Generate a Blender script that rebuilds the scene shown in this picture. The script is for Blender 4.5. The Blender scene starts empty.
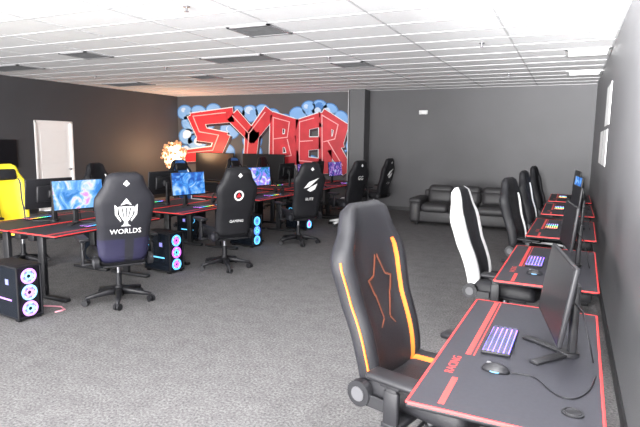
import bpy, bmesh, math, random
from mathutils import Matrix, Vector
random.seed(4)
S=bpy.context.scene
COL=S.collection
try: S.view_settings.view_transform='Standard'
except Exception: pass

# ---------------- materials ----------------
_m={}
def mat(name,col,rough=.5,metal=0,emis=None,es=0,noise=0,nscale=20,bump=0,bscale=200,spec=None):
    if name in _m: return _m[name]
    m=bpy.data.materials.new(name); m.use_nodes=True
    nt=m.node_tree; b=nt.nodes['Principled BSDF']
    b.inputs['Base Color'].default_value=(*col,1); b.inputs['Roughness'].default_value=rough
    b.inputs['Metallic'].default_value=metal
    if spec is not None: b.inputs['Specular IOR Level'].default_value=spec
    if emis: 
        b.inputs['Emission Color'].default_value=(*emis,1); b.inputs['Emission Strength'].default_value=es
    tc=nt.nodes.new('ShaderNodeTexCoord')
    n=nt.nodes.new('ShaderNodeTexNoise'); n.inputs['Scale'].default_value=nscale; n.inputs['Detail'].default_value=4
    nt.links.new(tc.outputs['Object'],n.inputs['Vector'])
    if noise:
        r=nt.nodes.new('ShaderNodeValToRGB')
        r.color_ramp.elements[0].position=.3; r.color_ramp.elements[1].position=.7
        r.color_ramp.elements[0].color=(*[c*(1-noise) for c in col],1)
        r.color_ramp.elements[1].color=(*[min(1,c*(1+noise)) for c in col],1)
        nt.links.new(n.outputs['Fac'],r.inputs['Fac']); nt.links.new(r.outputs['Color'],b.inputs['Base Color'])
    if bump:
        n2=nt.nodes.new('ShaderNodeTexNoise'); n2.inputs['Scale'].default_value=bscale
        nt.links.new(tc.outputs['Object'],n2.inputs['Vector'])
        bp=nt.nodes.new('ShaderNodeBump'); bp.inputs['Strength'].default_value=bump; bp.inputs['Distance'].default_value=.01
        nt.links.new(n2.outputs['Fac'],bp.inputs['Height']); nt.links.new(bp.outputs['Normal'],b.inputs['Normal'])
    _m[name]=m; return m

def ramp_emit(name,stops,scale=3,strength=2,tex='noise',axis=1,base=(0.01,0.01,0.01)):
    if name in _m: return _m[name]
    m=bpy.data.materials.new(name); m.use_nodes=True
    nt=m.node_tree; b=nt.nodes['Principled BSDF']; b.inputs['Base Color'].default_value=(*base,1); b.inputs['Roughness'].default_value=.25
    tc=nt.nodes.new('ShaderNodeTexCoord')
    r=nt.nodes.new('ShaderNodeValToRGB')
    while len(r.color_ramp.elements)<len(stops): r.color_ramp.elements.new(.5)
    for e,(p,c) in zip(r.color_ramp.elements,stops): e.position=p; e.color=(*c,1)
    if tex=='noise':
        n=nt.nodes.new('ShaderNodeTexNoise'); n.inputs['Scale'].default_value=scale; n.inputs['Detail'].default_value=5; n.inputs['Distortion'].default_value=1.5
        oi=nt.nodes.new('ShaderNodeObjectInfo'); sc=nt.nodes.new('ShaderNodeMath'); sc.operation='MULTIPLY'; sc.inputs[1].default_value=37
        nt.links.new(oi.outputs['Random'],sc.inputs[0])
        va=nt.nodes.new('ShaderNodeVectorMath'); va.operation='ADD'
        nt.links.new(tc.outputs['Object'],va.inputs[0]); nt.links.new(sc.outputs[0],va.inputs[1])
        nt.links.new(va.outputs[0],n.inputs['Vector']); nt.links.new(n.outputs['Fac'],r.inputs['Fac'])
    else:
        sx=nt.nodes.new('ShaderNodeSeparateXYZ'); nt.links.new(tc.outputs['Object'],sx.inputs[0])
        ma=nt.nodes.new('ShaderNodeMath'); ma.operation='MULTIPLY_ADD'; ma.inputs[1].default_value=scale; ma.inputs[2].default_value=.5
        nt.links.new(sx.outputs[axis],ma.inputs[0]); nt.links.new(ma.outputs[0],r.inputs['Fac'])
    nt.links.new(r.outputs['Color'],b.inputs['Emission Color']); b.inputs['Emission Strength'].default_value=strength
    _m[name]=m; return m

BLK=mat('black_plastic',(.011,.011,.013),.45,spec=.28)
BLK2=mat('black_metal',(.016,.016,.018),.42,.1,spec=.3)
CASE=mat('case_black',(.008,.008,.01),.5,spec=.2)
LEA=mat('black_leatherette',(.010,.010,.012),.5,bump=.2,bscale=300,spec=.26)
LEA2=mat('dark_leatherette',(.014,.014,.018),.5,bump=.2,bscale=300,spec=.26)
GLOWLEA=mat('glow_tinted_leatherette',(.014,.013,.034),.5,bump=.2,bscale=300,spec=.3)  # black leatherette with the PC's violet glow painted into its colour
WHL=mat('white_leatherette',(.45,.45,.45),.45,bump=.2,bscale=300)
YEL=mat('yellow_leatherette',(.78,.62,.02),.45,bump=.2,bscale=300)
ORG=mat('orange_piping',(.72,.13,.012),.55)
REDP=mat('red_piping',(.6,.02,.03),.5)
BLUL=mat('blue_leatherette',(.03,.12,.35),.45)
WHP=mat('white_print',(.75,.75,.75),.5)
GRP=mat('gray_print',(.05,.05,.055),.6)
CHR=mat('grey_steel',(.3,.3,.32),.3,.9)
DTOP=mat('desk_mat_black',(.02,.02,.026),.6,noise=.12,nscale=60,spec=.35)
RED=mat('red_stripe',(.7,.045,.04),.5)
REDG=mat('red_edge',(.75,.035,.035),.45,emis=(1,.05,.05),es=.08)
SCR=mat('screen_off',(.008,.008,.01),.3,spec=.35)
GLS=mat('tinted_glass',(.006,.008,.012),.12,spec=.3)
WPL=mat('white_plastic',(.75,.75,.75),.45)

# ---------------- builder ----------------
class B:
    def __init__(s): s.v=[];s.f=[];s.m=[];s.sm=[];s.mats=[];s.M=Matrix.Identity(4)
    def mi(s,m):
        if m not in s.mats: s.mats.append(m)
        return s.mats.index(m)
    def add(s,vs,fs,m,smooth=False):
        o=len(s.v); s.v+= [s.M@Vector(p) for p in vs]
        ml=m if isinstance(m,list) else None
        for k,f in enumerate(fs):
            s.f.append([o+i for i in f]); s.m.append(s.mi(ml[k] if ml else m)); s.sm.append(smooth)
    def box(s,c,d,m,bev=0,seg=2,R=None):
        bm=bmesh.new(); bmesh.ops.create_cube(bm,size=1)
        bmesh.ops.scale(bm,vec=d,verts=bm.verts)
        if bev: bmesh.ops.bevel(bm,geom=list(bm.edges)+list(bm.verts),offset=min(bev,min(d)*.49),segments=seg,profile=.5,affect='EDGES')
        M=Matrix.Translation(c)
        if R is not None: M=M@R
        bm.verts.ensure_lookup_table(); bm.verts.index_update()
        s.add([M@v.co for v in bm.verts],[[v.index for v in f.verts] for f in bm.faces],m,bool(bev) and seg>1)
        bm.free()
    def cyl(s,p0,p1,r0,m,r1=None,n=16):
        r1=r0 if r1 is None else r1
        p0=Vector(p0);p1=Vector(p1);a=(p1-p0).normalized()
        t=Vector((1,0,0)) if abs(a.x)<.9 else Vector((0,1,0))
        u=a.cross(t).normalized();w=a.cross(u)
        vs=[];
        for p,r in((p0,r0),(p1,r1)):
            for i in range(n):
                g=2*math.pi*i/n; vs.append(p+u*math.cos(g)*r+w*math.sin(g)*r)
        s.add(vs,[[i,(i+1)%n,n+(i+1)%n,n+i] for i in range(n)],m,True)
        s.add(vs,[list(range(n))[::-1],list(range(n,2*n))],m,False)
    def tube(s,pts,r,m,n=8):
        pts=[Vector(p) for p in pts]; rings=[]
        for i,p in enumerate(pts):
            a=(pts[min(i+1,len(pts)-1)]-pts[max(i-1,0)]).normalized()
            t=Vector((0,0,1)) if abs(a.z)<.9 else Vector((1,0,0))
            u=a.cross(t).normalized();w=a.cross(u)
            rings.append([p+u*math.cos(2*math.pi*k/n)*r+w*math.sin(2*math.pi*k/n)*r for k in range(n)])
        s.loft(rings,m)
    def loft(s,rings,m,cap=True,mf=None):
        n=len(rings[0]);vs=[p for r in rings for p in r];fs=[];ms=[]
        for i in range(len(rings)-1):
            for k in range(n):
                fs.append([i*n+k,i*n+(k+1)%n,(i+1)*n+(k+1)%n,(i+1)*n+k]); ms.append(mf(i,k) if mf else m)
        if cap:
            fs.append(list(range(n))[::-1]);ms.append(m); fs.append([(len(rings)-1)*n+k for k in range(n)]);ms.append(m)
        s.add(vs,fs,ms,True)
    def torus(s,c,ax,R,r,m,n=24,k=8):
        c=Vector(c);a=Vector(ax).normalized();t=Vector((0,0,1)) if abs(a.z)<.9 else Vector((1,0,0))
        u=a.cross(t).normalized();w=a.cross(u);vs=[];fs=[]
        for i in range(n):
            g=2*math.pi*i/n;d=u*math.cos(g)+w*math.sin(g)
            for j in range(k):
                h=2*math.pi*j/k; vs.append(c+d*(R+r*math.cos(h))+a*r*math.sin(h))
        for i in range(n):
            for j in range(k): fs.append([i*k+j,((i+1)%n)*k+j,((i+1)%n)*k+(j+1)%k,i*k+(j+1)%k])
        s.add(vs,fs,m,True)
    def prism(s,poly,fn,t,m):
        n=len(poly);vs=[fn(a,b,0) for a,b in poly]+[fn(a,b,t) for a,b in poly]
        s.add(vs,[[i,(i+1)%n,n+(i+1)%n,n+i] for i in range(n)]+[list(range(n))[::-1],list(range(n,2*n))],m)
    def ell(s,c,r,m,n=16,k=10,zcut=None):
        vs=[];fs=[]
        for i in range(k+1):
            th=math.pi*i/k
            for j in range(n):
                g=2*math.pi*j/n
                z=math.cos(th)*r[2]
                if zcut is not None: z=max(z,zcut)
                vs.append((c[0]+math.sin(th)*math.cos(g)*r[0],c[1]+math.sin(th)*math.sin(g)*r[1],c[2]+z))
        for i in range(k):
            for j in range(n): fs.append([i*n+j,i*n+(j+1)%n,(i+1)*n+(j+1)%n,(i+1)*n+j])
        s.add(vs,fs,m,True)
    def text(s,txt,size,fn,m,h=.001):
        cu=bpy.data.curves.new('t','FONT');cu.body=txt;cu.size=size;cu.align_x='CENTER';cu.extrude=0;cu.resolution_u=2
        o=bpy.data.objects.new('t',cu);COL.objects.link(o)
        bpy.context.view_layer.update()
        me=bpy.data.meshes.new_from_object(o)
        s.add([fn(v.co.x,v.co.y,h) for v in me.vertices],[list(p.vertices) for p in me.polygons],m)
        bpy.data.objects.remove(o);bpy.data.meshes.remove(me);bpy.data.curves.remove(cu)
    def mesh(s,name,recalc=True):
        me=bpy.data.meshes.new(name); me.from_pydata([tuple(v) for v in s.v],[],s.f)
        for m in s.mats: me.materials.append(m)
        for p,mi,sm in zip(me.polygons,s.m,s.sm): p.material_index=mi;p.use_smooth=sm
        bm=bmesh.new();bm.from_mesh(me)
        if recalc: bmesh.ops.recalc_face_normals(bm,faces=bm.faces)
        bm.to_mesh(me);bm.free();me.update();return me
def put(name,me,loc=(0,0,0),rz=0,sc=1):
    o=bpy.data.objects.new(name,me);o.location=loc;o.rotation_euler=(0,0,math.radians(rz));o.scale=(sc,)*3
    COL.objects.link(o);return o

# ---------------- room ----------------
XL,XR,YB,YF,CH=-11.3,.41,13.4,-4.0,3.1
wallm=mat('wall_paint_dark_grey',(.072,.071,.076),.6,noise=.05,nscale=1.2,bump=.1,bscale=90)
walll=mat('wall_paint_charcoal',(.054,.054,.059),.6,noise=.05,nscale=1.2,bump=.1,bscale=90)
wallr=mat('wall_paint_grey',(.125,.125,.132),.45,noise=.06,nscale=1.5,bump=.1,bscale=90)
def carpet():
    m=bpy.data.materials.new('carpet');m.use_nodes=True;nt=m.node_tree;b=nt.nodes['Principled BSDF']
    b.inputs['Roughness'].default_value=.95;b.inputs['Specular IOR Level'].default_value=.1
    tc=nt.nodes.new('ShaderNodeTexCoord')
    n=nt.nodes.new('ShaderNodeTexNoise');n.inputs['Scale'].default_value=55;n.inputs['Detail'].default_value=6;n.inputs['Roughness'].default_value=.75
    nt.links.new(tc.outputs['Object'],n.inputs['Vector'])
    n3=nt.nodes.new('ShaderNodeTexNoise');n3.inputs['Scale'].default_value=7;n3.inputs['Detail'].default_value=5;nt.links.new(tc.outputs['Object'],n3.inputs['Vector'])
    r=nt.nodes.new('ShaderNodeValToRGB');r.color_ramp.elements[0].position=.36;r.color_ramp.elements[1].position=.64
    r.color_ramp.elements[0].color=(.08,.078,.079,1);r.color_ramp.elements[1].color=(.25,.243,.245,1)
    nt.links.new(n.outputs['Fac'],r.inputs[0])
    mx=nt.nodes.new('ShaderNodeMix');mx.data_type='RGBA';mx.blend_type='MULTIPLY';mx.inputs[0].default_value=.45
    nt.links.new(r.outputs[0],mx.inputs[6]);nt.links.new(n3.outputs['Fac'],mx.inputs[7]);nt.links.new(mx.outputs[2],b.inputs['Base Color'])
    bp=nt.nodes.new('ShaderNodeBump');bp.inputs['Strength'].default_value=.4;bp.inputs['Distance'].default_value=.008
    nt.links.new(n.outputs['Fac'],bp.inputs['Height']);nt.links.new(bp.outputs[0],b.inputs['Normal']);return m
T=.15
def slab(name,x0,x1,y0,y1,z0,z1,m):
    b=B();b.box(((x0+x1)/2,(y0+y1)/2,(z0+z1)/2),(x1-x0,y1-y0,z1-z0),m);return put(name,b.mesh(name))
slab('floor',XL-T,XR+T,YF-T,YB+T,-.1,0,carpet())
slab('ceiling',XL-T,XR+T,YF-T,YB+T,CH,CH+.1,mat('ceiling_tile',(.88,.88,.89),.8,noise=.03,nscale=40,bump=.15,bscale=120))
slab('wall_back',XL-T,XR+T,YB,YB+T,0,CH,wallm)
slab('wall_right',XR,XR+T,YF,YB,0,CH,wallr)
DY0,DY1,DZ=8.4,9.45,2.17
for (y0,y1,z0,z1) in ((YF,DY0,0,CH),(DY1,YB,0,CH),(DY0,DY1,DZ,CH)):
    slab('wall_left',XL-T,XL,y0,y1,z0,z1,walll)
b=B();dm=mat('door_white',(.93,.9,.88),.5);
b.box((XL-.06,(DY0+DY1)/2,DZ/2),(.04,DY1-DY0-.1,DZ-.06),dm,.004,1)
for y in (DY0+.027,DY1-.027): b.box((XL-.03,y,DZ/2-.004),(.1,.05,DZ-.008),dm,.004,1)
b.box((XL-.03,(DY0+DY1)/2,DZ-.03),(.1,DY1-DY0-.01,.05),dm,.004,1)
for z,h in ((.6,.8),(1.55,.8)):
    b.box((XL-.036,(DY0+DY1)/2,z),(.012,.7,h),dm,.005,1)
b.cyl((XL-.04,DY1-.12,1),(XL+.03,DY1-.12,1),.012,CHR);b.ell((XL+.035,DY1-.12,1),(.025,.03,.03),CHR)
put('door_1',b.mesh('door_1'))
b=B()
b.box(((XL+XR)/2,YF-T/2,.2),(XR-XL,T,.4),wallm);b.box(((XL+XR)/2,YF-T/2,2.95),(XR-XL,T,.3),wallm)
for i in range(6): b.box((XL+.1+i*(XR-XL-.2)/5,YF-T/2,1.6),(.2,T,2.4),wallm)
put('wall_front',b.mesh('wall_front'))
b=B()
for i in range(5):
    w=(XR-XL-.2)/5
    x=XL+.1+w*(i+.5)
    for z in (.43,2.77): b.box((x,YF-.07,z),(w-.2,.06,.06),BLK2)
    for xx in (x-w/2+.13,x,x+w/2-.13): b.box((xx,YF-.07,1.6),(.05,.06,2.34),BLK2)
put('window_1',b.mesh('window_1'))
bbm=mat('baseboard_black',(.02,.02,.022),.5)
slab('baseboard_back',XL,XR,YB-.015,YB,0,.1,bbm)
slab('baseboard_right',XR-.015,XR,YF,YB,0,.1,bbm)
b=B()
b.box((XL+.0075,(YF+DY0)/2,.05),(.015,DY0-YF,.1),bbm);b.box((XL+.0075,(YB+DY1)/2,.05),(.015,YB-DY1,.1),bbm)
put('baseboard_left',b.mesh('bl'))
gm=mat('ceiling_tbar',(.6,.6,.61),.5);b=B()
x=XR
while x>XL: b.box((x-.01,(YF+YB)/2,CH-.003),(.022,YB-YF,.006),gm);x-=1.22
y=YB
while y>YF: b.box(((XL+XR)/2,y-.01,CH-.0035),(XR-XL,.022,.006),gm);y-=.61
put('tbar_grid_1',b.mesh('ceiling_grid'))  # strips of the ceiling T-bar grid
def vent(name,x,y,w,dark):
    b=B();fr=mat('vent_frame_'+dark,{'d':(.3,.3,.31),'w':(.9,.9,.9)}[dark],.4)
    sl=mat('vent_slat_'+dark,{'d':(.12,.12,.125),'w':(.8,.8,.81)}[dark],.4)
    k=math.floor((XR-x)/1.22); cx=XR-1.22*k-.61 if w>1 else XR-1.22*k-.305-(.61 if (XR-1.22*k-x)>.61 else 0)
    j=math.floor((YB-y)/.61); cy=YB-.61*j-.305-.01
    for s in(-1,1):
        b.box((cx+s*(w/2-.02),cy,CH-.012),(.04,.58,.02),fr);b.box((cx,cy+s*.27,CH-.012),(w,.04,.02),fr)
    n=9
    for i in range(n):
        b.box((cx,cy-.23+i*.46/(n-1),CH-.012),(w-.06,.03,.006),sl,R=Matrix.Rotation(.5,4,'X'))
    b.box((cx,cy,CH-.001-.001),(w-.04,.54,.002),sl)
    put(name,b.mesh(name))
for (x,y,w) in ((-3.46,5.55,.59),(-4.97,7.62,1.2),(-3.5,8.85,.59),(-7.2,9.2,.59),(-7.24,6.16,.59),(-10.2,7.3,1.2),(-10,9.9,1.2)): vent('ceiling_vent',x,y,w,'d')
for (x,y,w) in ((0,5.4,.59),(0,8.8,.59),(0,11.5,.59)): vent('ceiling_diffuser',x,y,w,'w')
b=B();b.cyl((0,0,0),(0,0,-.012),.035,CHR);b.cyl((0,0,-.012),(0,0,-.05),.01,CHR);b.cyl((0,0,-.05),(0,0,-.054),.022,CHR)
sp=b.mesh('sprinkler')
for x,y in ((-3.65,4.5),(-3.65,8),(-7.2,4.8),(-7,8),(-1.2,7.6),(-1.2,11),(-9.5,8.6)): put('fire_sprinkler',sp,(x,y,CH))
b=B();cm=mat('column_paint',(.085,.085,.09),.5);b.box((-5.1,13.2,CH/2),(.42,.4,CH),cm,.006,1)
b.box((-5.32,13.0,CH/2),(.02,.1,CH),mat('corner_guard',(.35,.35,.36),.3,.7))
b.box((-5.1,13.19,.05),(.45,.44,.1),bbm)
put('column',b.mesh('column'))

# ---------------- mural ----------------
cb=mat('mural_blue',(.06,.2,.5),.6);cl=mat('mural_light_blue',(.2,.4,.72),.6);cw=mat('mural_pale',(.5,.63,.8),.6);wo=mat('mural_white',(.72,.74,.78),.6)
rd=mat('mural_red',(.55,.028,.042),.5,noise=.15,nscale=3);rdd=mat('mural_dark',(.03,.01,.02),.5);pk=mat('mural_pink',(.85,.4,.42),.5)
b=B()
def MX(u): 
    t=(u-320)/530.; c,s=.9048,.4258
    return -YB*(s+ (-t)*c)/(c-(-t)*s)
def mp(u,v):
    v+=1.5
    X=MX(u); zc=YB*.9048-X*.4258
    return X, CH-(v-(98-.045*(u-180)))*zc/530.
def disc(u,v,r,m,h):
    b.prism([mp(u+r*math.cos(2*math.pi*i/18),v+r*.95*math.sin(2*math.pi*i/18)) for i in range(18)],lambda a,z,t:(a,YB-t,z),h,m)
clouds=[(186,112,7),(192,122,9),(188,135,8),(199,113,8),(207,121,8),(197,140,9),(186,150,6),(214,110,7),(224,116,8),(238,112,7),(250,112,8),(262,110,7),(230,128,9),(272,114,7),(284,120,8),(297,113,8),(308,106,7),(318,106,8),(328,109,8),(338,116,8),(341,128,8),(341,142,7),(336,154,8),(343,160,5),(300,128,8),(283,135,9),(252,150,9),(226,150,8),(208,156,7),(310,160,8),(252,138,9)]
for u,v,r in clouds: disc(u,v,r+1.0,cb,.003)
for u,v,r in clouds: disc(u,v,r,cl,.006)
random.seed(9)
for i,(u,v,r) in enumerate(clouds):
    disc(u-1.2+random.uniform(-2,2),v-1.6+random.uniform(-2,1),r*random.uniform(.3,.6),(cw,cb,cw,cl)[i%4],.009)
    disc(u+random.uniform(-3,3),v+random.uniform(-1,3),r*random.uniform(.3,.5),(cl,cl,cw)[i%3],.012)
strokes=[[(229,114),(197,118),(203,133),(222,136),(216,151),(190,154)],
 [(236,117),(252,134)],[(268,113),(252,134)],[(252,134),(250,156)],
 [(276,158),(276,118),(292,122),(290,137),(276,139)],[(290,139),(294,155),(276,158)],
 [(316,118),(302,122),(302,160),(318,161)],[(302,141),(315,140)],
 [(325,165),(324,115),(340,124),(337,138),(326,141)],[(330,140),(345,164)]]
def stroke(pl,th,dx,dy,m,h):
    for i in range(len(pl)-1):
        (x0,y0),(x1,y1)=pl[i],pl[i+1];L=math.hypot(x1-x0,y1-y0);ex,ey=(x1-x0)/L,(y1-y0)/L;e=th*.42
        x0-=ex*e;y0-=ey*e;x1+=ex*e;y1+=ey*e;nx,ny=-ey*th/2,ex*th/2
        k=1.2
        b.prism([mp(p+dx,q+dy) for p,q in ((x0+nx*k,y0+ny*k),(x1+nx,y1+ny),(x1-nx,y1-ny),(x0-nx*k,y0-ny*k))],lambda a,z,t:(a,YB-t,z),h+.0005*(i%2),m)
for pl in strokes: stroke(pl,14,.8,1.2,rdd,.014)
for pl in strokes: stroke(pl,12.6,-.2,-.3,wo,.017)
for pl in strokes: stroke(pl,11.5,0,0,rd,.020)
for pl in strokes: stroke(pl,.8,-3,-2.6,pk,.023)
put('wall_mural',b.mesh('mural'))
random.seed(4)

# ---------------- gaming chair ----------------
def interp(tab,t):
    for (a,x),(c,y) in zip(tab,tab[1:]):
        if t<=c: 
            k=(t-a)/(c-a) if c>a else 0; return x+(y-x)*k
    return tab[-1][1]
FR=[(-1,0),(-.96,.035),(-.88,.065),(-.76,.075),(-.66,.06),(-.6,.045),(-.3,.034),(0,.032),(.3,.034),(.6,.045),(.66,.06),(.76,.075),(.88,.065),(.96,.035),(1,0)]
BK=[(.95,-.03),(.7,-.045),(.35,-.05),(0,-.051),(-.35,-.05),(-.7,-.045),(-.95,-.03)]
RING=FR+BK
def chair(name,main=LEA,bol=LEA,acc=GRP,back=LEA,logo=None,pill=None,base=BLK,lcol=WHP,seatbol=None,rec=13,aw=.68,glow=None,arm=0,piping=None,bf=1.25):
    b=B()
    for k in range(5):
        a=math.radians(72*k+20);d=Vector((math.cos(a),math.sin(a),0));n=Vector((-d.y,d.x,0))
        rings=[]
        for t,w,zt,zb in ((.03,.035,.15,.08),(.12,.03,.14,.085),(.24,.024,.115,.075),(.33,.018,.095,.065)):
            p=d*t;rings.append([p+n*w+Vector((0,0,zb)),p+n*w+Vector((0,0,zt-.01)),p+n*w*.6+Vector((0,0,zt)),p-n*w*.6+Vector((0,0,zt)),p-n*w+Vector((0,0,zt-.01)),p-n*w+Vector((0,0,zb))])
        b.loft(rings,base)
        c=d*.325;ca=math.radians(72*k+70);q=Vector((math.cos(ca),math.sin(ca),0))
        for s in(-1,1): 
            b.cyl(c+q*s*.008+Vector((0,0,.033)),c+q*s*.03+Vector((0,0,.033)),.033,BLK)
        b.box((c.x,c.y,.055),(.03,.03,.05),BLK,.008)
    b.cyl((0,0,.06),(0,0,.17),.045,base);b.cyl((0,0,.17),(0,0,.30),.03,BLK);b.cyl((0,0,.3),(0,0,.41),.018,CHR)
    b.box((0,0,.415),(.28,.2,.05),BLK2,.01);b.box((-.2,0,.43),(.16,.4,.02),BLK2,.005,1)
    b.cyl((.06,-.1,.415),(.08,-.32,.41),.008,BLK);
    rings=[]
    for t,w,h in ((-.25,.20,.03),(-.235,.225,.055),(-.18,.24,.07),(0,.25,.075),(.15,.26,.078),(.24,.262,.07),(.275,.25,.05),(.285,.23,.025)):
        r=[]
        for s_,q in RING:
            r.append((t+.0, s_*w, .475+ (q*h/.055 if q>0 else q*.8)))
        rings.append(r)
    nF=len(FR);sb=seatbol or bol
    def mseat(i,k):
        if k<nF-1:
            sm=(RING[k][0]+RING[k+1][0])/2
            if abs(sm)<.6: return main
            if abs(sm)<.68: return acc
            return sb
        return LEA
    b.loft(rings,main,mf=mseat)
    b.box((0,0,.435),(.42,.4,.03),BLK,.008)
    for s in(-1,1):
        b.box((-.01,s*.26,.425),(.09,.18,.025),BLK,.006);b.box((-.01,s*.335,.50),(.075,.028,.17),BLK,.01);b.box((-.01,s*.335,.60-arm),(.055,.022,.12),BLK2,.006)
        b.box((-.01,s*.335,.655-arm),(.1,.05,.02),BLK,.006);b.box((.01,s*.33,.68-arm),(.27,.1,.032),BLK,.014,3)
        b.cyl((-.235,s*.235,.475),(-.235,s*.275,.475),.062,BLK,n=20);b.box((-.17,s*.262,.455),(.2,.012,.06),BLK2,.004,1)
        b.cyl((-.235,s*.275,.475),(-.235,s*.281,.475),.035,GRP,n=16)
    sv=b.M;b.M=b.M@Matrix.Translation((-.235,0,.47))@Matrix.Rotation(math.radians(-rec),4,'Y')
    WT=[(0,.2),(.06,.23),(.2,.245),(.4,.25),(.55,.265),(.66,.282),(.73,.275),(.79,.24),(.84,.205),(.9,.185),(.95,.175),(.985,.15),(1,.11)]
    H=.89;rings=[];NR=26
    for i in range(NR+1):
        t=i/NR;w=interp(WT,t);z=t*H
        bo=interp([(0,.5),(.1,1),(.7,1),(.8,.6),(.95,.35),(1,.2)],t);th=interp([(0,.5),(.05,.9),(.9,1),(.97,.85),(1,.35)],t)
        off=.02*math.sin(min(1,t/.45)*math.pi)+interp([(0,0),(.7,0),(1,.03)],t)
        r=[]
        for s_,q in RING:
            if q>0:
                qq=(.034+(q-.034)*bo*bf if q>.034 else q)*th
            else: qq=q*th
            r.append((qq+off,s_*w,z))
        rings.append(r)
    def mback(i,k):
        t=(i+.5)/NR
        if k<nF-1:
            sm=(RING[k][0]+RING[k+1][0])/2
            if abs(sm)<.6: return main
            if abs(sm)<aw: return acc if t<.78 else main
            return bol
        if glow and t<.28 and abs(RING[k][0])>.3: return glow
        return back
    b.loft(rings,main,mf=mback)
    if piping:
        for k in (1,nF-2): b.tube([Vector(rings[i][k])+Vector((.002,0,0)) for i in range(2,19)],.0055,piping,6)
    fb=lambda a,z,h:(-.052-h+interp([(0,0),(.6,.0),(1,.02)],z/H),-a,z)
    ff=lambda a,z,h:(.036+h+.01,a,z)
    if logo=='worlds':
        b.text('WORLDS',.07,lambda a,z,h:fb(a,z+.31,h),lcol,.004)
        cup=[(-.07,.58),(.07,.58),(.06,.5),(.03,.45),(.015,.43),(.02,.4),(.045,.385),(-.045,.385),(-.02,.4),(-.015,.43),(-.03,.45),(-.06,.5)]
        b.prism(cup,fb,.004,lcol)
        for x_ in (-.04,0,.04): b.prism([(x_-.006,.57),(x_+.006,.57),(x_*.5+.004,.47),(x_*.5-.004,.47)],fb,.006,LEA)
        for s in(-1,1): b.prism([(s*.075,.57),(s*.105,.6),(s*.1,.5),(s*.05,.43),(s*.045,.445),(s*.08,.51)],fb,.004,lcol)
        b.prism([(-.05,.595),(0,.66),(.05,.595),(.0,.61)],fb,.004,lcol)
    if logo=='round':
        n=28
        for i in range(n):
            g0=2*math.pi*i/n;g1=2*math.pi*(i+1)/n
            b.prism([(.065*math.cos(g0),.55+.065*math.sin(g0)),(.065*math.cos(g1),.55+.065*math.sin(g1)),(.045*math.cos(g1),.55+.045*math.sin(g1)),(.045*math.cos(g0),.55+.045*math.sin(g0))],fb,.004,lcol)
        b.prism([(-.03,.53),(.03,.53),(0,.585)],fb,.004,REDP)
        b.text('GAMING',.05,lambda a,z,h:fb(a,z+.2,h),WHP,.004)
    if logo=='eye':
        b.prism([(-.12,.5),(-.04,.60),(.13,.66),(.03,.57),(-.03,.52)],fb,.004,lcol)
        b.prism([(-.06,.47),(.0,.52),(.11,.57),(.08,.48),(.0,.44)],fb,.004,lcol)
        b.text('ELITE',.06,lambda a,z,h:fb(a,z+.3,h),lcol,.004)
    if logo=='bar':
        b.text('GG',.11,lambda a,z,h:fb(a,z+.52,h),lcol,.004)
    if logo=='front':
        for s in(-1,1):
            b.prism([(s*.01,.62),(s*.05,.52),(s*.045,.515),(s*.006,.605)],ff,.003,lcol)
            b.prism([(s*.05,.52),(s*.1,.5),(s*.07,.42),(s*.062,.425),(s*.09,.495),(s*.048,.51)],ff,.003,lcol)
            b.prism([(s*.065,.42),(s*.03,.3),(s*.024,.305),(s*.058,.425)],ff,.003,lcol)
            b.prism([(s*.03,.3),(s*.1,.22),(s*.094,.218),(s*.024,.295)],ff,.003,lcol)
    b.prism([(-.03,.80),(0,.835),(.03,.80),(0,.775)],fb,.003,lcol)
    if pill: b.box((.065,0,.74),(.07,.27,.15),pill,.03,4)
    b.M=sv
    return b.mesh(name)
C={}
C['w']=chair('chair_w',logo='worlds',back=LEA2,acc=GRP,glow=GLOWLEA)
C['r']=chair('chair_r',logo='round')
C['e']=chair('chair_e',logo='eye',acc=GRP)
C['b']=chair('chair_b',logo='bar',acc=WHP,base=WPL)
C['y']=chair('chair_y',main=YEL,bol=YEL,back=YEL,acc=BLK,pill=BLK)
C['o']=chair('chair_o',acc=ORG,logo='front',lcol=mat('dark_orange_print',(.1,.026,.01),.5),back=LEA2,rec=15,arm=.045,piping=ORG,bf=1.0)
C['wh']=chair('chair_wh',main=LEA,bol=WHL,acc=LEA,back=WHL,logo='bar',lcol=BLK,seatbol=LEA,rec=16,arm=.03)
C['k']=chair('chair_k',acc=WHP,arm=.03)
C['u']=chair('chair_u',main=BLUL,acc=WHP,pill=BLK)
C['e2']=chair('chair_e2',acc=GRP,arm=.03)
for k,x,y,r,sc in (('w',-4.36,4.15,149,1.06),('r',-4.25,5.95,152,1.05),('e',-4.2,8.05,146,1.05),('b',-4.25,10.25,160,1.03),('e',-4.3,12.2,172,1.03),
    ('y',-6.75,4.75,-8,1.03),('k',-6.95,6.6,5,1),('u',-6.95,8.6,-15,1),('u',-6.95,10.6,-10,1),('r',-6.95,12.0,0,1),
    ('o',-.56,2.56,-16,1.07),('wh',-.45,4.85,-7,1.02),('k',-.3,6.85,-15,1),('k',-.27,8.9,-8,1),('e2',-.25,11.0,-8,1)):
    put('gaming_chair',C[k],(x,y,0),r,sc)

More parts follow.
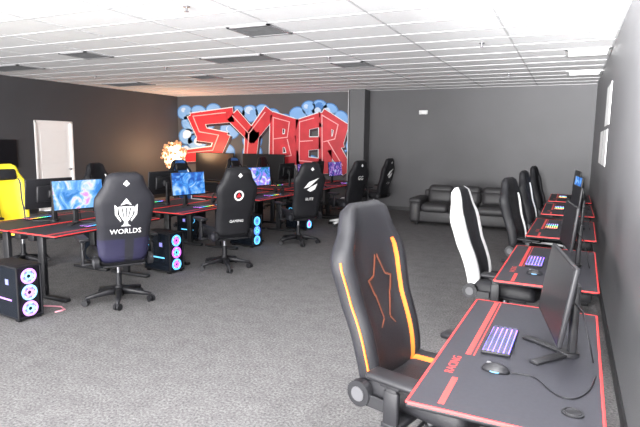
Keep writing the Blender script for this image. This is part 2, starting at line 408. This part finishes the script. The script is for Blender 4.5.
# ---------------- desks ----------------
def desk():
    b=B();W,L,z=.7,1.55,.75
    b.box((0,0,z-.0125),(W,L,.025),BLK,.01)
    b.box((0,0,z+.0005),(W-.02,L-.02,.003),DTOP)
    for s in(-1,1):
        b.box((s*(W/2-.006),0,z-.003),(.014,L-.01,.011),REDG,.003,1);b.box((0,s*(L/2-.006),z-.003),(W-.02,.014,.011),REDG,.003,1)
    x=-W/2+.13
    b.box((x,.28,z+.0022),(.024,.93,.001),RED);b.box((x,-.6,z+.0022),(.024,.26,.001),RED)
    b.box((x+.027,.28,z+.0022),(.006,.93,.001),RED)
    b.text('RACING',.055,lambda a,q,h:(x-.02-q,-.33+a,z+.0025),RED,0)
    for s in(-1,1):
        b.box((.08,s*.6,.37),(.09,.05,.68),BLK2,.006);b.box((.02,s*.6,.02),(.62,.07,.04),BLK2,.01);b.box((.08,s*.6,.715),(.5,.06,.02),BLK2,.004,1)
    b.box((.1,0,.705),(.05,1.15,.03),BLK2,.004,1);b.box((.26,0,.66),(.1,1.2,.08),BLK,.008)
    return b.mesh('desk')
D=desk()
def monitor(scr,tilt=5,H=.34):
    b=B();b.M=Matrix.Translation((0,0,H))@Matrix.Rotation(math.radians(-tilt),4,'Y')
    b.box((0,0,0),(.022,.61,.355),BLK,.006);b.box((.0115,0,.005),(.002,.592,.33),scr)
    b.box((-.025,0,0),(.04,.36,.2),BLK,.015);b.box((-.05,0,0),(.06,.09,.09),BLK2,.01)
    b.M=Matrix.Identity(4)
    b.box((-.085,0,.18),(.035,.06,.34),BLK2,.01)
    for s in(-1,1): b.box((.02,s*.09,.008),(.24,.045,.014),BLK2,.005,2,Matrix.Rotation(s*.75,4,'Z'))
    b.cyl((-.07,0,0.001),(-.07,0,.02),.05,BLK2)
    b.tube([(-.06,.02,.28),(-.11,.05,.23),(-.14,.08,.1),(-.16,.1,.01)],.004,BLK)
    return b.mesh('monitor')
sb=ramp_emit('screen_blue',[(0,(.0,.02,.12)),(.42,(.01,.1,.5)),(.54,(.06,.32,.85)),(.7,(.6,.8,1))],6,1.15)
sb3=ramp_emit('screen_cyan',[(0,(.01,.06,.2)),(.38,(.03,.22,.65)),(.5,(.2,.5,.95)),(.58,(.75,.8,1)),(.66,(.7,.3,.7))],5,1.25)
sb4=ramp_emit('screen_teal',[(0,(.0,.02,.1)),(.42,(.02,.2,.4)),(.5,(.1,.3,.9)),(.58,(.5,.2,.8)),(.68,(.7,.9,1))],7,1.15)
sb2=ramp_emit('screen_dim',[(0,(.0,.0,.02)),(.45,(.05,.05,.3)),(.55,(.35,.12,.5)),(.68,(.4,.7,.85))],9,1.0)
Mb,Mc,Mt,Md,Mo=monitor(sb),monitor(sb3),monitor(sb4),monitor(sb2),monitor(SCR)
MoF=monitor(SCR,8,.31)
def keyboard(glow):
    b=B();b.box((0,0,.009),(.135,.37,.016),BLK,.005);b.box((0,0,.0178),(.122,.355,.002),glow)
    kc=mat('keycap',(.05,.05,.09),.5)
    for i in range(5):
        for j in range(16):
            if i==4 and 4<=j<=9: 
                if j==4: b.box((-.048,-.175+6.5*.0233,.0235),(.017,.13,.009),kc)
                continue
            b.box((.048-i*.024,-.175+j*.0233,.0235),(.016,.0155,.009),kc)
    return b.mesh('keyboard')
Kb=keyboard(ramp_emit('rgb_violet',[(0,(.22,.12,1)),(.5,(.12,.13,1)),(1,(.4,.15,1))],2.5,6,'g'))
Kr=keyboard(ramp_emit('rgb_rainbow',[(0,(1,.05,.1)),(.25,(1,.6,.05)),(.5,(.1,1,.2)),(.75,(.05,.4,1)),(1,(.8,.1,1))],2.6,5,'g'))
b=B();b.ell((0,0,.0),(.062,.033,.038),BLK,20,12,0.0);b.box((.03,0,.033),(.02,.008,.012),GRP,.003)
b.torus((0,0,.006),(0,0,1),.034,.0028,mat('mouse_glow',(.05,.2,.3),.4,emis=(.3,.5,1),es=1));Mm=b.mesh('mouse')
def tower(c1,c2):
    b=B();f1=mat('fan_glow_'+c1[0],(.05,.05,.05),.4,emis=c1[1],es=2.2);f2=mat('fan_glow_'+c2[0],(.05,.05,.05),.4,emis=c2[1],es=2.2)
    dk=mat('fan_blade_dim',(.1,.12,.2),.4,emis=(.35,.3,1),es=.8)
    W,Dp,H=.23,.46,.5
    for z in(.03,H-.01): b.box((0,0,z),(Dp,W,.02),CASE,.004,1)
    b.box((-Dp/2+.008,0,H/2+.01),(.015,W,H-.04),CASE)
    for s in(-1,1): b.box((0,s*(W/2-.004),H/2+.01),(Dp-.03,.005,H-.05),GLS)
    for x in(-1,1):
        for y in(-1,1): b.box((x*(Dp/2-.01),y*(W/2-.008),H/2+.01),(.02,.016,H-.03),CASE,.003,1);b.box((x*.18,y*.09,.01),(.05,.03,.02),CASE)
    b.box((Dp/2-.035,0,H/2+.01),(.01,W-.03,H-.05),CASE)
    for i in range(3):
        z=.105+i*.148;x=Dp/2-.012
        b.torus((x,0,z),(1,0,0),.062,.009,f1 if i%2 else f2);b.torus((x,0,z),(1,0,0),.024,.007,f2 if i%2 else f1)
        for k in range(9):
            a=2*math.pi*k/9;b.box((x-.008,.043*math.cos(a),z+.043*math.sin(a)),(.004,.018,.036),(f1 if i%2==0 else f2) if k%2==0 else dk,0,1,Matrix.Rotation(a+.6,4,'X'))
    for s in(-1,1):
        b.box((0,s*(W/2-.0005),H*.38),(.26,.003,.015),f2);b.torus((-.12,s*(W/2-.0),H*.72),(0,1,0),.042,.003,f2)
        b.box((.07,s*(W/2-.0005),H*.7),(.05,.003,.05),dk)
    b.box((0,0,H+.0),(Dp*.7,W*.6,.006),CASE)
    return b.mesh('tower')
T1=tower(('ice',(.3,.7,1)),('lilac',(.7,.3,1)));T2=tower(('violet',(.75,.12,1)),('cyan',(.1,.55,1)));T3=tower(('blue',(.08,.25,1)),('cyan',(.1,.55,1)))
DX=-5.08
for i,y in enumerate((4.45,6.45,8.45,10.4,12.0)):
    put('gaming_desk',D,(DX,y,0),180);put('gaming_desk',D,(DX-.74,y,0),0)
    put('computer_monitor',(Mc,Mb,Mt,Md,Md)[i],(DX-.16,y-.03,.7535),-14 if i<3 else -8)
    put('computer_monitor',Mo,(DX-.62,y-.06,.7535),176)
    put('keyboard',Kr,(DX+.14,y-.05,.7535),180);put('computer_mouse',Mm,(DX+.14,y+.3,.7535),180)
    put('keyboard',Kr,(DX-.9,y,.7535),0);
    if i<4: put('desktop_computer',(T1,T2,T3,T2)[i],(DX+.2,y-1.0-(.0 if i else .12),0),-6,1.08)
    if 0<i<4: put('desktop_computer',T3,(DX-.95,y-1.0,0),180)
b=B();
pts=[(0,.085*math.cos(a),.1+.1*math.sin(a)) for a in [math.pi*k/12 for k in range(13)]]
b.tube(pts,.009,BLK);
for s in(-1,1): b.cyl((0,s*.06,.075),(0,s*.1,.075),.045,BLK,n=20);b.torus((0,s*.06,.075),(0,1,0),.032,.013,LEA);b.torus((0,s*.101,.075),(0,1,0),.025,.003,GRP)
b.tube([(0.02,.085,.05),(.08,.085,.03),(.11,.05,.03)],.003,BLK)
for p in b.v: p.z-=.029
hs=b.mesh('headset')
for y in (5.02,7.0,9.0): put('headset',hs,(DX-.05,y,.7545),-30)
RX=[-.16,-.1,-.04,-.0,.02]
RY=[2.68,4.78,6.98,9.1,11.1]
RR=[-1,-1,-1,0,0]
for i,(x,y) in enumerate(zip(RX,RY)):
    put('gaming_desk',D,(x,y,0),RR[i])
    put('computer_monitor',(MoF if i==0 else Mo) if i!=3 else Mb,(x+(.14,.12,.12,.12,.1)[i],y+.02,.7535),180+(10 if i==0 else 8))
    put('keyboard',Kb if i<2 else Kr,(x-.1-(.02 if i else 0),y+.04 if i==0 else y,.7535),RR[i])
put('computer_mouse',Mm,(-.24,2.36,.7535),176);put('computer_mouse',Mm,(-.2,4.35,.7535),180)
b=B();pts=[(-.175,2.36,.758),(-.08,2.36,.757),(.0,2.24,.757),(.07,2.22,.757),(.13,2.33,.757),(.16,2.5,.757)]
P=[]
for i in range(len(pts)-1):
    p0=Vector(pts[max(i-1,0)]);p1=Vector(pts[i]);p2=Vector(pts[i+1]);p3=Vector(pts[min(i+2,len(pts)-1)])
    for k in range(6):
        t=k/6;P.append(.5*((2*p1)+(p2-p0)*t+(2*p0-5*p1+4*p2-p3)*t*t+(3*p1-p0-3*p2+p3)*t**3))
b.tube(P,.003,BLK,6);put('mouse_cable',b.mesh('cable'))
b=B();b.cyl((0,0,0),(0,0,.006),.04,BLK,n=24);b.torus((0,0,.006),(0,0,1),.03,.003,BLK2);put('cable_grommet',b.mesh('g'),(.07,2.1,.7535))
b=B();b.tube([(-4.62,3.55,.008),(-4.6,3.65,.008),(-4.72,3.7,.008),(-4.95,3.62,.008),(-5.1,3.55,.008)],.008,mat('cable_pink',(.6,.25,.3),.5));
b.box((-5.25,3.56,.02),(.3,.06,.04),WPL,.008);put('power_strip',b.mesh('ps'))

# ---------------- sofa ----------------
b=B();SL=mat('sofa_leather',(.03,.029,.031),.5,bump=.2,bscale=120,spec=.35)
b.box((0,0,.2),(2.0,.8,.26),SL,.04,3)
for s in(-1,1):
    b.box((s*1.0,-.02,.3),(.24,.9,.5),SL,.09,4);b.box((s*1.0,-.05,.56),(.27,.82,.12),SL,.055,4)
for k in(-1,0,1):
    b.box((k*.585,-.1,.4),(.575,.7,.2),SL,.085,5)
    b.box((k*.585,.27,.62),(.575,.28,.36),SL,.12,5,Matrix.Rotation(-.18,4,'X'))
    b.box((k*.585,.31,.78),(.56,.26,.22),SL,.105,5,Matrix.Rotation(-.1,4,'X'))
b.box((0,.38,.43),(1.95,.12,.68),SL,.05,3)
for x in(-.95,.95):
    for y in(-.38,.38): b.cyl((x,y,0),(x,y,.09),.03,BLK)
so=put('sofa',b.mesh('sofa'),(-2.0,11.6,0),0);so.scale=(1,1,.93)

# ---------------- televisions ----------------
b=B();b.box((0,0,.47),(1.38,.04,.8),BLK,.008);b.box((0,-.021,.475),(1.34,.003,.76),SCR);b.box((0,.03,.4),(.6,.05,.4),BLK,.02)
for s in(-1,1): b.box((s*.45,0,.035),(.04,.26,.02),BLK,.006);b.box((s*.45,0,.06),(.03,.03,.06),BLK)
for p in b.v: p.z-=.025
TV=b.mesh('tv')
b=B();b.box((0,0,.52),(1.5,.45,.04),BLK,.006);b.box((0,.05,.3),(1.4,.03,.3),BLK)
for x in(-.7,.7):
    for y in(-.18,.18): b.box((x,y,.25),(.05,.05,.5),BLK)
b.box((0,0,.15),(1.4,.4,.03),BLK)
TS=b.mesh('stand')
for x in(-9.65,-7.95): put('media_stand',TS,(x,13.05,0));put('television',TV,(x,13.05,.5405))
b=B();b.box((.06,0,0),(.04,1.1,.62),BLK,.008);b.box((.082,0,0),(.003,1.06,.58),SCR);b.box((.02,0,0),(.04,.3,.3),BLK2);put('wall_television',b.mesh('wtv'),(XL,7.35,1.4))
# bulb cluster shaped to imitate a soft warm glow
b=B();w1=mat('warm_core',(1,.7,.4),.5,emis=(1,.85,.62),es=3.5);w2=mat('warm_mid',(1,.6,.3),.5,emis=(1,.72,.45),es=1.6);w3=mat('warm_edge',(.5,.25,.12),.5,emis=(1,.5,.25),es=.4)
b.cyl((0,0,0),(0,0,.03),.16,BLK,n=24);b.cyl((0,0,.03),(0,0,1.25),.012,BLK2)
for i in range(260):
    z=1-2*(i+.5)/260;g=i*2.39996;r=math.sqrt(1-z*z);R=.36*random.random()**.8
    d=Vector((r*math.cos(g),r*math.sin(g),z*1.25));c=Vector((0,0,1.3));p=c+d*R;rr=.06-.09*R+.01*random.random()
    b.ell(p,(rr,rr,rr*1.1),w1 if R<.2 else (w2 if R<.3 else w3),8,6)
    if i%5==0: b.cyl(c,p,.003,BLK2,n=5)
put('glow_cluster',b.mesh('glow_bulbs'),(-10.1,11.8,0))
l=bpy.data.lights.new('added_warm_fill','POINT');l.energy=90;l.color=(1,.6,.32);l.shadow_soft_size=.3;o=bpy.data.objects.new('added_warm_fill',l);o.location=(-10.3,12.4,1.4);COL.objects.link(o)  # added point light spreading the warm glow onto the wall
b=B();b.box((XR-.004,8.4,2.3),(.006,1.0,.55),WPL);b.box((XR-.008,8.4,2.3),(.003,.85,.45),WHP);put('wall_notice',b.mesh('n'))
b=B();b.box((XR-.004,9.0,1.72),(.006,1.9,.5),WPL);b.box((XR-.008,9.0,1.72),(.003,.03,.5),GRP);put('wall_notice',b.mesh('n2'))
b=B();b.box((-3.45,YB-.03,2.52),(.22,.06,.1),WPL,.015)
for s in(-1,1): b.cyl((-3.45+s*.07,YB-.06,2.5),(-3.45+s*.07,YB-.09,2.49),.03,WPL)
put('emergency_light',b.mesh('el'))

# ---------------- lights ----------------
def area(name,loc,target,sx,sy,pw,col=(1,1,1),spread=None):
    l=bpy.data.lights.new(name,'AREA');l.shape='RECTANGLE';l.size=sx;l.size_y=sy;l.energy=pw;l.color=col
    if spread: l.spread=math.radians(spread)
    o=bpy.data.objects.new(name,l);o.location=loc;o.rotation_euler=(Vector(target)-Vector(loc)).to_track_quat('-Z','Y').to_euler();COL.objects.link(o)
area('window_daylight',(-5.4,YF+.05,1.6),(-5.4,10,1.6),11,2.3,1450,(1,.99,.98))
area('added_ceiling_fill',(-3.0,-2.5,.5),(-2.5,4.8,3.4),7,1.5,1300,(1,.99,.98))  # added fill aimed up to brighten the ceiling, no fitting there
area('added_corner_fill',(-.5,-.6,2.0),(.1,2.5,3.1),.6,.6,400)  # unseen extra fill brightening the ceiling near the right wall
area('added_wall_fill',(-.5,.2,2.3),(.41,3.2,3.0),.4,.4,480,spread=60)  # invented light, put in for the glare high on the right wall
w=bpy.data.worlds.new('World');S.world=w;w.use_nodes=True;w.node_tree.nodes['Background'].inputs[0].default_value=(.9,.95,1,1);w.node_tree.nodes['Background'].inputs[1].default_value=2

# ---------------- camera ----------------
cd=bpy.data.cameras.new('Camera');cam=bpy.data.objects.new('Camera',cd);COL.objects.link(cam);S.camera=cam
cd.sensor_width=36;cd.lens=530/640*36;cd.clip_start=.05
cam.matrix_world=Matrix.Translation((0,0,1.75))@Matrix.Rotation(math.radians(25.2),4,'Z')@Matrix.Rotation(math.radians(90-7.7),4,'X')@Matrix.Rotation(math.radians(.75),4,'Z')
